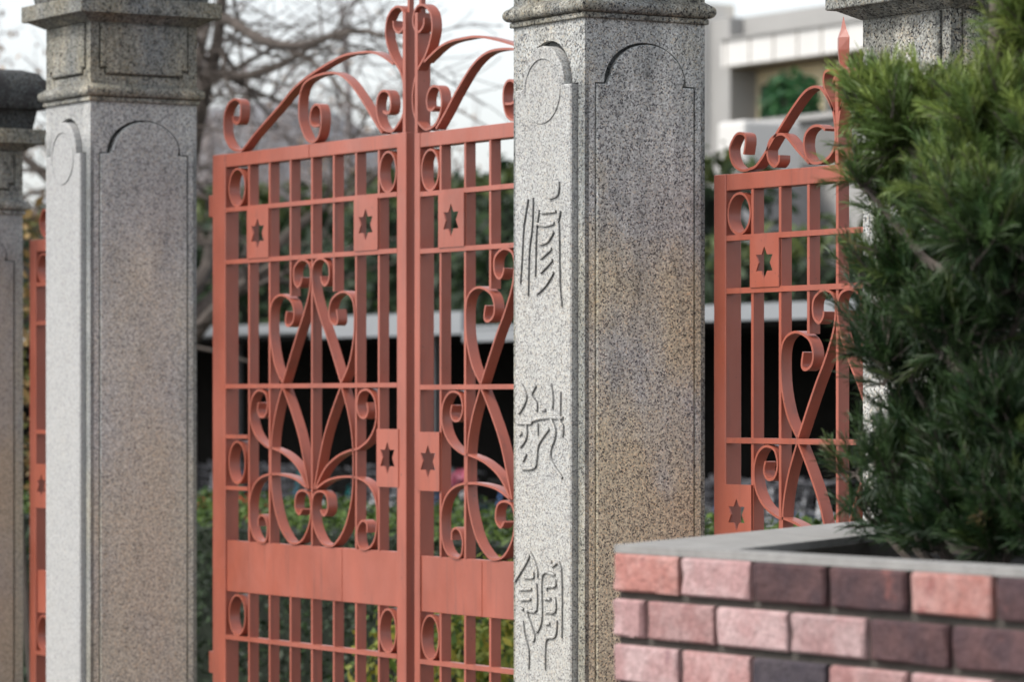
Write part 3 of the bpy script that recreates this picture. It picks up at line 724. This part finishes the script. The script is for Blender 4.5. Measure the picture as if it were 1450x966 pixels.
# ---------------------------------------------------------------- hedges and plants in the yard
hedge('low_hedge', 'clipped low hedge with bright green top right behind the double gate', -19.5, -9.2, 8.5, 9.6, 1.05, 26000, .022,
      [(.014,.030,.009),(.020,.042,.010),(.010,.022,.007)], [(.10,.16,.03),(.07,.12,.025)], seed=5, jitter=.05)  # brighter second tints paint in the light on the hedge top
TG = ([(.016,.036,.011),(.026,.052,.014),(.012,.026,.010)], [(.07,.09,.022),(.05,.075,.02)])
xm = gx(870, 21)
hedge('tall_hedge', 'tall dark green hedge rising behind the shed, seen through the double gate', -56, xm, 21, 23, 4.0, 26000, .10, *TG, seed=6, jitter=.16)
hedge('tall_hedge', 'dark green hedge behind the shed, seen through the right side gate', xm + .02, -12, 21, 23, 3.15, 9000, .10, *TG, seed=7, jitter=.16)
def shrub(name, label, cat, cx, cy, zc, r, n, size, cols, seed=1, flat=1.0, group=None, stem_r=.02):
    rng = np.random.default_rng(seed); R = empty(name, (cx, cy, 0)); tag(R, label, cat, group)
    d = rng.normal(size=(n, 3)); d /= np.linalg.norm(d, axis=1)[:, None]; rad = r*rng.uniform(.35, 1, n)**.5
    c = d*rad[:, None]; c[:, 2] *= flat; cl = clumpy(rng, c, 5/r); keep = cl > .25; c = c[keep]; d = d[keep]; c[:, 2] += zc
    c[:, 2] = np.maximum(c[:, 2], .02)
    leaf_cloud('foliage', c, d, size, pick_tints(rng, len(c), cols), LEAF, R, rng=rng)
    m = MB()
    for k in range(5):
        a = k*1.3; m.tube([(0, 0, 0), (math.cos(a)*r*.25, math.sin(a)*r*.25, zc*.6), (math.cos(a)*r*.55, math.sin(a)*r*.55, zc+r*.2)], [stem_r, stem_r*.7, stem_r*.3], 5)
    m.build('stem', BARK, R); return R
YL = [(.42,.38,.06),(.30,.33,.06),(.12,.20,.04),(.35,.40,.10)]
for i, (px, r) in enumerate(((628, .42), (668, .45), (700, .40), (735, .42))):
    Y = 7.75; zc = .55 if i else .45
    lab = ['yellow variegated shrub nearest the gate joint in the lower bars', 'yellow variegated shrub second right of the gate joint', 'yellow variegated shrub just left of the carved pillar foot', 'yellow variegated shrub mostly behind the carved pillar'][i]
    shrub('variegated_shrub', lab, 'shrub', gx(px, Y), Y, zc, r, 1500, .024, YL, 40+i, 1.1, 'yellow variegated shrubs in front of the low hedge')
for i, (px, py, Y) in enumerate(((292, 712, 10.3), (322, 712, 10.4), (345, 716, 10.2), (655, 672, 11.5))):
    R = shrub('flowering_shrub', ['leafy shrub with red flowers seen between pillar and gate stile', 'leafy shrub with red flowers behind the first gate bars', 'leafy shrub with red flowers behind the second gate bar', 'leafy shrub with pink flowers behind the right gate leaf'][i], 'shrub',
              gx(px, Y), Y, .75, .34 if i < 3 else .3, 900, .03, [(.03,.07,.02),(.05,.10,.03)], 60+i, 1.1, 'flowering shrubs behind the low hedge')
    rng = np.random.default_rng(80+i); n = 90; d = rng.normal(size=(n, 3)); d /= np.linalg.norm(d, axis=1)[:, None]
    ctr = np.array([0, 0, gz(px, py, Y)-.03]); c = ctr + d*np.array([.14, .14, .07])*(1 if i < 3 else .55)
    leaf_cloud('flower', c, d, .030, pick_tints(rng, n, [(.75,.03,.03),(.6,.02,.03)] if i < 3 else [(.45,.10,.16),(.4,.15,.2)]), LEAF, R, aspect=.9, rng=rng)

# ---------------------------------------------------------------- bicycle shed
SY = 17.0
R = empty('bicycle_shed', (-29, SY, 0)); tag(R, 'long open bicycle shed with white metal roof edge and dark inside', 'shed')
def part(nm, m, b, x0, x1, y0, y1, z0, z1, bev=0): return MB().box(x0, x1, y0, y1, z0, z1).build(nm, m, b, bevel=bev)
ROOFZ = EYE + .60
part('roof', WHITE_METAL, R, -16, 12, .06, 3.2, ROOFZ + .04, ROOFZ + .07)
xs_ = [-16, gx(440, SY)+29, gx(655, SY)+29, gx(860, SY)+29, 12]
for (a, b), (za_, zb2) in zip(zip(xs_, [q - .02 for q in xs_[1:]]), ((.66, .75), (.60, .80), (.53, .63), (.64, .77))): part('roof_edge', WHITE_METAL, R, a, b, 0, .055, EYE + za_, EYE + zb2)
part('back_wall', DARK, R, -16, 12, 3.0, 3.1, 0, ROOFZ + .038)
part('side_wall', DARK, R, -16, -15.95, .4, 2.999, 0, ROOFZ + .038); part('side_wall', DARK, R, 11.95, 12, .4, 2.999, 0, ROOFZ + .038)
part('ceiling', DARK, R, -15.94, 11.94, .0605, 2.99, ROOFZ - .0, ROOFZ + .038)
STEEL = plain('dull_steel', (.25, .25, .26), .5, .1, 8, .6)
for k in range(8): part('post', STEEL, R, -15.5 + k*3.85, -15.42 + k*3.85, .3, .38, 0, ROOFZ - .001)
# one bicycle of every colour, then copies
RUBBER = plain('tyre_rubber', (.02, .02, .02), .8, .1, 20); CHROME = plain('spoke_metal', (.10, .10, .11), .5, .05, 20, .2)
def ringtube(mb, cx, cz, r, t, y=0, n=20):
    pts = [(cx + r*math.cos(2*math.pi*i/n), y, cz + r*math.sin(2*math.pi*i/n)) for i in range(n+1)]; mb.tube(pts, t, 6); return mb
bike_mats = {k: plain(k + '_bicycle_paint', c, .3, .05, 20) for k, c in (('white', (.75,.76,.78)), ('blue', (.10,.18,.38)), ('black', (.03,.03,.035)), ('silver', (.5,.52,.55)), ('teal', (.02,.22,.22)), ('red', (.45,.04,.04)))}
def bicycle(colour):
    B = empty('bicycle', (0, 0, 0)); m = bike_mats[colour]
    for x in (-.53, .53):
        wh = ringtube(MB(), x, .33, .30, .011).build('wheel', CHROME, B, smooth=True)
        sp = MB()
        for k in range(10):
            a = math.pi*2*k/10; sp.tube([(x, 0, .33), (x+.30*math.cos(a), 0, .33+.30*math.sin(a))], .0025, 3)
        sp.build('spoke', CHROME, wh); ringtube(MB(), x, .33, .325, .018).build('tyre', RUBBER, wh, smooth=True)
    f = MB(); f.tube([(-.53,0,.33),(-.1,0,.28),(.40,0,.72)], .014); f.tube([(-.1,0,.28),(-.22,0,.80)], .014); f.tube([(-.18,0,.62),(.38,0,.76)], .012); f.tube([(-.53,0,.33),(-.2,0,.66)], .009)
    f.build('frame', m, B, smooth=True)
    MB().tube([(.53,0,.33),(.43,0,.62),(.38,0,.93)], .013).build('fork', m, B, smooth=True)
    MB().tube([(.22,-.27,.98),(.34,-.2,1.0),(.39,0,.95),(.34,.2,1.0),(.22,.27,.98)], .012).build('handlebar', CHROME, B, smooth=True)
    MB().add([(-.36,-.09,.84),(-.36,.09,.84),(-.10,.03,.87),(-.10,-.03,.87),(-.36,-.09,.90),(-.36,.09,.90),(-.10,.03,.90),(-.10,-.03,.90)], [(0,1,2,3),(4,7,6,5),(0,3,7,4),(1,5,6,2),(0,4,5,1),(2,6,7,3)]).build('saddle', RUBBER, B, bevel=.015)
    bk = MB()
    for z in (.72, .80, .88, .96):
        q = (z-.72)*.15; bk.tube([(.46,-.13-q,z),(.70+q,-.13-q,z),(.70+q,.13+q,z),(.46,.13+q,z),(.46,-.13-q,z)], .006, 4)
    for (x, y) in ((.46,-.13),(.58,-.13),(.70,-.13),(.70,0),(.70,.13),(.58,.13),(.46,.13)): bk.tube([(x,y,.72),(x+.03*(x>.6),y*1.25,.96)], .006, 4)
    bk.build('basket', CHROME if colour != 'black' else RUBBER, B)
    fd = MB()
    for x in (-.53, .53):
        pts = [(x + .355*math.cos(a), 0, .33+.355*math.sin(a)) for a in [math.radians(q) for q in range(20, 171, 15)]]
        fd = MB(); n = len(pts)
        fd.add([(a, y, b) for (a, _, b) in pts for y in (-.025, .025)], [(2*i, 2*i+1, 2*i+3, 2*i+2) for i in range(n-1)]).build('mudguard', m, B)
    return B
def copy_tree(o, parent=None):
    c = o.copy(); C.objects.link(c); c.parent = parent
    for ch in list(o.children): copy_tree(ch, c)
    return c
order = ['black','silver','blue','black','teal','white','black','silver','white','blue','black','white','blue','silver','white','white','blue','silver','white']
protos = {}; rb = random.Random(9)
places = ['behind the left gate stile', 'behind the first gate bars', 'behind the left scrolls of the gate', 'left of the gate centre scroll', 'below the gate heart scroll', 'right of the gate centre scroll', 'behind the left leaf star plate', 'behind the gate meeting stiles', 'behind the right leaf star plate', 'behind the right leaf scrolls', 'just left of the carved pillar']
spots = [gx(px, SY+.55) for px in (290, 330, 372, 415, 455, 500, 545, 590, 628, 662, 695)] + [gx(px, SY+.55) for px in (1015, 1050, 1085, 1118, 1142, 1165, 1190, 1215)]
places += ['behind the left stile of the side gate', 'behind the side gate star plate', 'left in the side gate bars', 'behind the side gate scroll', 'below the side gate heart', 'behind the side gate centre bar', 'by the conifer edge in the side gate', 'between side gate and whitish pillar']
for i, (x, col, pl) in enumerate(zip(spots, order, places)):
    if col not in protos: b = protos[col] = bicycle(col)
    else: b = copy_tree(protos[col])
    b.location = (x, SY + .62 + rb.uniform(-.1, .1), 0); b.rotation_euler = (rb.uniform(-.06, .06), 0, math.radians(-90 + rb.uniform(-14, 14)))
    tag(b, '%s bicycle parked in the dark shed, seen %s' % (col, pl), 'bicycle', 'bicycles parked in the shed')

# ---------------------------------------------------------------- bare trees
def bare_tree(name, label, base, height, seed, mat, limbs, leaf_cols=None, leaf_n=0, twig_r=.006, depth=4, rootr=.13, spread=.75):
    rnd = random.Random(seed); R = empty(name, base); tag(R, label, 'tree', 'leafless trees behind the gates')
    tips = []
    def grow(mb, p, d, L, r, lev):
        n = 5; pts = [p]; rs = [r]
        for i in range(n):
            d = (d + Vector((rnd.uniform(-1, 1), rnd.uniform(-1, 1), rnd.uniform(-.6, .75))) * .17).normalized()
            p = p + d * L / n; pts.append(p); rs.append(max(twig_r*.5, r * (1 - .55*(i+1)/n)))
        mb.tube(pts, rs, 7 if lev < 2 else 4)
        if lev >= depth: tips.extend(pts[2:]); return
        k = rnd.randint(3, 5) if lev else 5
        for j in range(k):
            q = rnd.randint(2, n); a = Vector((rnd.uniform(-1, 1), rnd.uniform(-1, 1), rnd.uniform(-.35, .9))).normalized()
            grow(mb, pts[q], (d * (1-spread) + a * spread).normalized(), L * rnd.uniform(.5, .8), rs[q] * rnd.uniform(.5, .75), lev + 1)
    tm = MB(); tm.tube([(0,0,-.1),(.05,0,height*.2),(0,.04,height*.42),(.06,0,height*.55)], [rootr*1.25, rootr, rootr*.85, rootr*.7], 10); tm.build('trunk', mat, R, smooth=True)
    top = Vector((.06, 0, height*.55)); starts = [(top, Vector((0, 0, 1)), height*.3)]
    for j in range(6):
        a = j*1.05 + rnd.uniform(-.3, .3); starts.append((Vector((0, .03, height*(.36 + .03*j))), Vector((math.cos(a), math.sin(a), .55)).normalized(), height*.27))
    for (p, d, L) in starts:
        mb = MB(); grow(mb, p, d, L, rootr*.55, 1); mb.build('limb', mat, R)
    for pts, r0, r1 in limbs:
        mb = MB(); n = len(pts); V3 = [Vector(q) - Vector(base) for q in pts]
        mb.tube(V3, [r0 + (r1-r0)*i/(n-1) for i in range(n)], 8)
        for i in range(1, n):
            for _ in range(2):
                a = Vector((rnd.uniform(-1, 1), rnd.uniform(-1, 1), rnd.uniform(-.8, .8))).normalized(); grow(mb, V3[i], a, rnd.uniform(.5, .9), r1*.6, depth-1)
        mb.build('limb', mat, R)
    if leaf_n:
        rng = np.random.default_rng(seed); t = np.array([tuple(q) for q in tips]); c = t[rng.integers(0, len(t), leaf_n)] + rng.normal(size=(leaf_n, 3))*.05
        leaf_cloud('dead_leaves', c, rng.normal(size=(leaf_n, 3)), .045, pick_tints(rng, leaf_n, leaf_cols), LEAF, R, rng=rng)
    return R
def pl(pts, Y): return [(gx(a, Y), Y, gz(a, b, Y)) for a, b in pts]
Yt = 13.2
arc1 = pl([(268,40),(300,20),(330,31),(355,48),(374,57),(395,63),(420,65),(445,60),(465,52),(495,44),(520,44),(548,52),(575,68)], Yt)
arc2 = pl([(268,130),(300,105),(330,107),(352,107),(375,100),(398,92),(418,80),(440,66),(458,59)], Yt)
arc3 = pl([(268,230),(280,170),(290,125),(300,95),(308,60),(312,20),(318,-40)], Yt)
arc4 = pl([(410,70),(440,85),(470,110),(500,150),(540,170),(590,105),(640,150),(700,185)], Yt)
arc5 = pl([(470,300),(500,275),(530,250),(560,225),(600,200)], Yt)
bare_tree('bare_tree', 'leafless tree with long curved dark limbs above the left gate leaf', (gx(250, Yt), Yt, 0), 5.6, 3, BARK,
          [(arc1, .05, .015), (arc2, .045, .014), (arc3, .07, .04), (arc4, .018, .006), (arc5, .03, .01)], depth=3)
Yf = 25.0
bare_tree('bare_tree', 'pale twiggy leafless tree far behind the left gate leaf', (gx(355, Yf), Yf, 0), 7.6, 8, BARK_PALE, [], depth=4, twig_r=.008, rootr=.13)
bare_tree('bare_tree', 'pale leafless tree behind the tall pillar left of the gate', (gx(300, Yf+1), Yf+1, 0), 8.0, 17, BARK_PALE, [], [(.22,.13,.08),(.16,.10,.06)], 500, depth=4, twig_r=.012, rootr=.16)
Yb = 15.0
bare_tree('bare_tree', 'leafless tree with clinging brown leaves above the leftmost pillar', (gx(10, Yb), Yb, 0), 6.0, 21, BARK, [], [(.22,.12,.06),(.28,.17,.08),(.16,.09,.05)], 2600, rootr=.10)
bare_tree('bare_tree', 'far leafless tree with brown leaves beside the gate crest top', (gx(492, 22), 22, 0), 7.4, 33, BARK_PALE, [], [(.30,.20,.12),(.24,.15,.09)], 420, depth=3, twig_r=.01, rootr=.1)
shrub('brown_shrub', 'brown and green leafy shrub between leftmost pillar and side gate', 'shrub', gx(48, 8.2), 8.2, 1.9, .5, 1500, .035, [(.20,.13,.05),(.10,.10,.03),(.30,.2,.08)], 90, 1.7)

# ---------------------------------------------------------------- buildings behind
HY = 34.0
h = empty('tiled_house', (gx(225, HY), HY, 0)); tag(h, 'distant house with sloping grey tiled roof behind the left gate leaf', 'house')
part('wall', WALL_WHITE, h, -6, 2.6, 0, 6, 0, 5.6)
MB().add([(-6.5,-.6,5.4),(3.2,-.6,5.4),(3.2,6.6,5.4),(-6.5,6.6,5.4),(-4.2,3,7.9),(.6,3,7.9)], [(0,1,5,4),(1,2,5),(2,3,4,5),(3,0,4),(0,3,2,1)]).build('roof', ROOF_TILE, h)
for x in (-4.5, -2.2, .2):
    wd = part('window', WHITE_METAL, h, x, x+1.5, -.05, -.002, 3.3, 4.6); part('pane', GLASS_DARK, wd, x+.08, x+1.42, -.07, -.052, 3.38, 4.52)
BY = 40.0
def X(px, Y=BY): return gx(px, Y)
def Zp(px, py, Y=BY): return gz(px, py, Y)
b = empty('school_building', (X(1000), BY, 0)); tag(b, 'large white school building with balconies and columns at upper right', 'building')
ox = X(1000)
def bp(nm, m, px0, px1, y0, y1, py_t, py_b, ref=1100, parent=None): 
    return part(nm, m, parent or b, X(px0)-ox, X(px1)-ox, y0, y1, Zp(ref, py_b), Zp(ref, py_t))
W0 = 930
part('wall', WALL_YELLOW, b, X(W0)-ox, X(1500)-ox, .5, 12, 0, Zp(1100, 19))
part('end_column', WALL_WHITE, b, X(940)-ox, X(1009)-ox, -.5, .499, 0, Zp(1100, -10))
part('column', WALL_GREY, b, X(1009.3)-ox, X(1040)-ox, -.1, .499, 0, Zp(1100, 15))
bp('beam', WALL_GREY, 1040.3, 1500, .2, .499, 14, 52)
bp('parapet', WALL_WHITE, 1040.3, 1500, -.3, -.05, 50, 88)
bp('floor_slab', SOFFIT, 1040.3, 1500, -.04, .499, 86, 91)
bp('parapet', WALL_WHITE, 1040.3, 1500, -.3, -.05, 205, 330)
bp('floor_slab', SOFFIT, 1040.3, 1500, -.04, .499, 330, 334)
part('upper_storey', WALL_WHITE, b, X(1000)-ox, X(1150)-ox, 3, 12, Zp(1100, 18), Zp(1100, -90))
part('roof_housing', WALL_GREY, b, X(1152)-ox, X(1420)-ox, 4, 12, Zp(1100, 18), Zp(1100, -60))
part('downpipe', STEEL, b, X(1143)-ox, X(1146)-ox, 0.41, .49, 0, Zp(1100, 95))
for px_ in range(1046, 1500, 34): part('joint_strip', SOFFIT, b, X(px_)-ox, X(px_)-ox+.03, -.306, -.3005, Zp(1100, 88), Zp(1100, 50))
part('coping', WALL_GREY, b, X(1040.3)-ox, X(1500)-ox, -.36, -.02, Zp(1100, 50)+.001, Zp(1100, 47))
for (a, c) in ((1050, 1092), (1150, 1195)):
    wd = bp('window', SOFFIT, a, c, 0.42, .499, 112, 200); [bp('pane', GLASS_DARK, q0, q1, 0.38, .419, 115, 197, parent=wd) for q0, q1 in ((a+2, (a+c)/2-1), ((a+c)/2+1, c-2))]
AY = 31.0
a = empty('annex_block', (gx(1042, AY), AY, 0)); tag(a, 'low dull grey flat annex block in front of the white school building', 'building')
aw = gx(1330, AY) - gx(1058, AY); axo = gx(1058, AY) - gx(1042, AY)
part('wall', WALL_DGREY, a, axo, axo+aw, 0, 5, 0, gz(1130, 172, AY)); part('roof_edge', WALL_GREY, a, axo-.1, axo+aw+.1, -.1, 5.1, gz(1130, 172, AY)+.001, gz(1130, 164, AY))
part('lower_wall', WALL_GREY, a, axo+.05, axo+aw-.05, -.25, -.002, 0, gz(1130, 236, AY))
t = empty('water_tank', (gx(1018, 29.5), 29.5, 0)); tag(t, 'pale white tank box standing left of the grey annex', 'tank')
part('stand', STEEL, t, 0, .9, 0, .9, 0, gz(1030, 246, 29.5)); part('tank_box', WALL_WHITE, t, -.02, gx(1055, 29.5)-gx(1018, 29.5), -.02, .95, gz(1030, 246, 29.5)+.001, gz(1030, 172, 29.5), .05)
shrub('round_shrub', 'round dark green treetop in front of the dark school window', 'tree', gx(1122, 37.5), 37.5, gz(1115, 143, 37.5)-.1, .55, 1500, .09, [(.02,.09,.03),(.035,.12,.035)], 70, 1.15, stem_r=.05)
# rail fence running on from the last pillar
fn = empty('rail_fence', (-7.3, 6.05, 0)); tag(fn, 'dark wooden rail fence glimpsed behind the conifer', 'fence')
BROWN = plain('dark_stained_wood', (.07, .05, .045), .7, .2, 10)
for z in (.5, 1.1, EYE + .15): part('rail', BROWN, fn, .01, 4, 0, .05, z, z + .07)
for k in range(3): part('post', BROWN, fn, 1.2 + 1.2*k, 1.28 + 1.2*k, .052, .13, 0, EYE + .26)
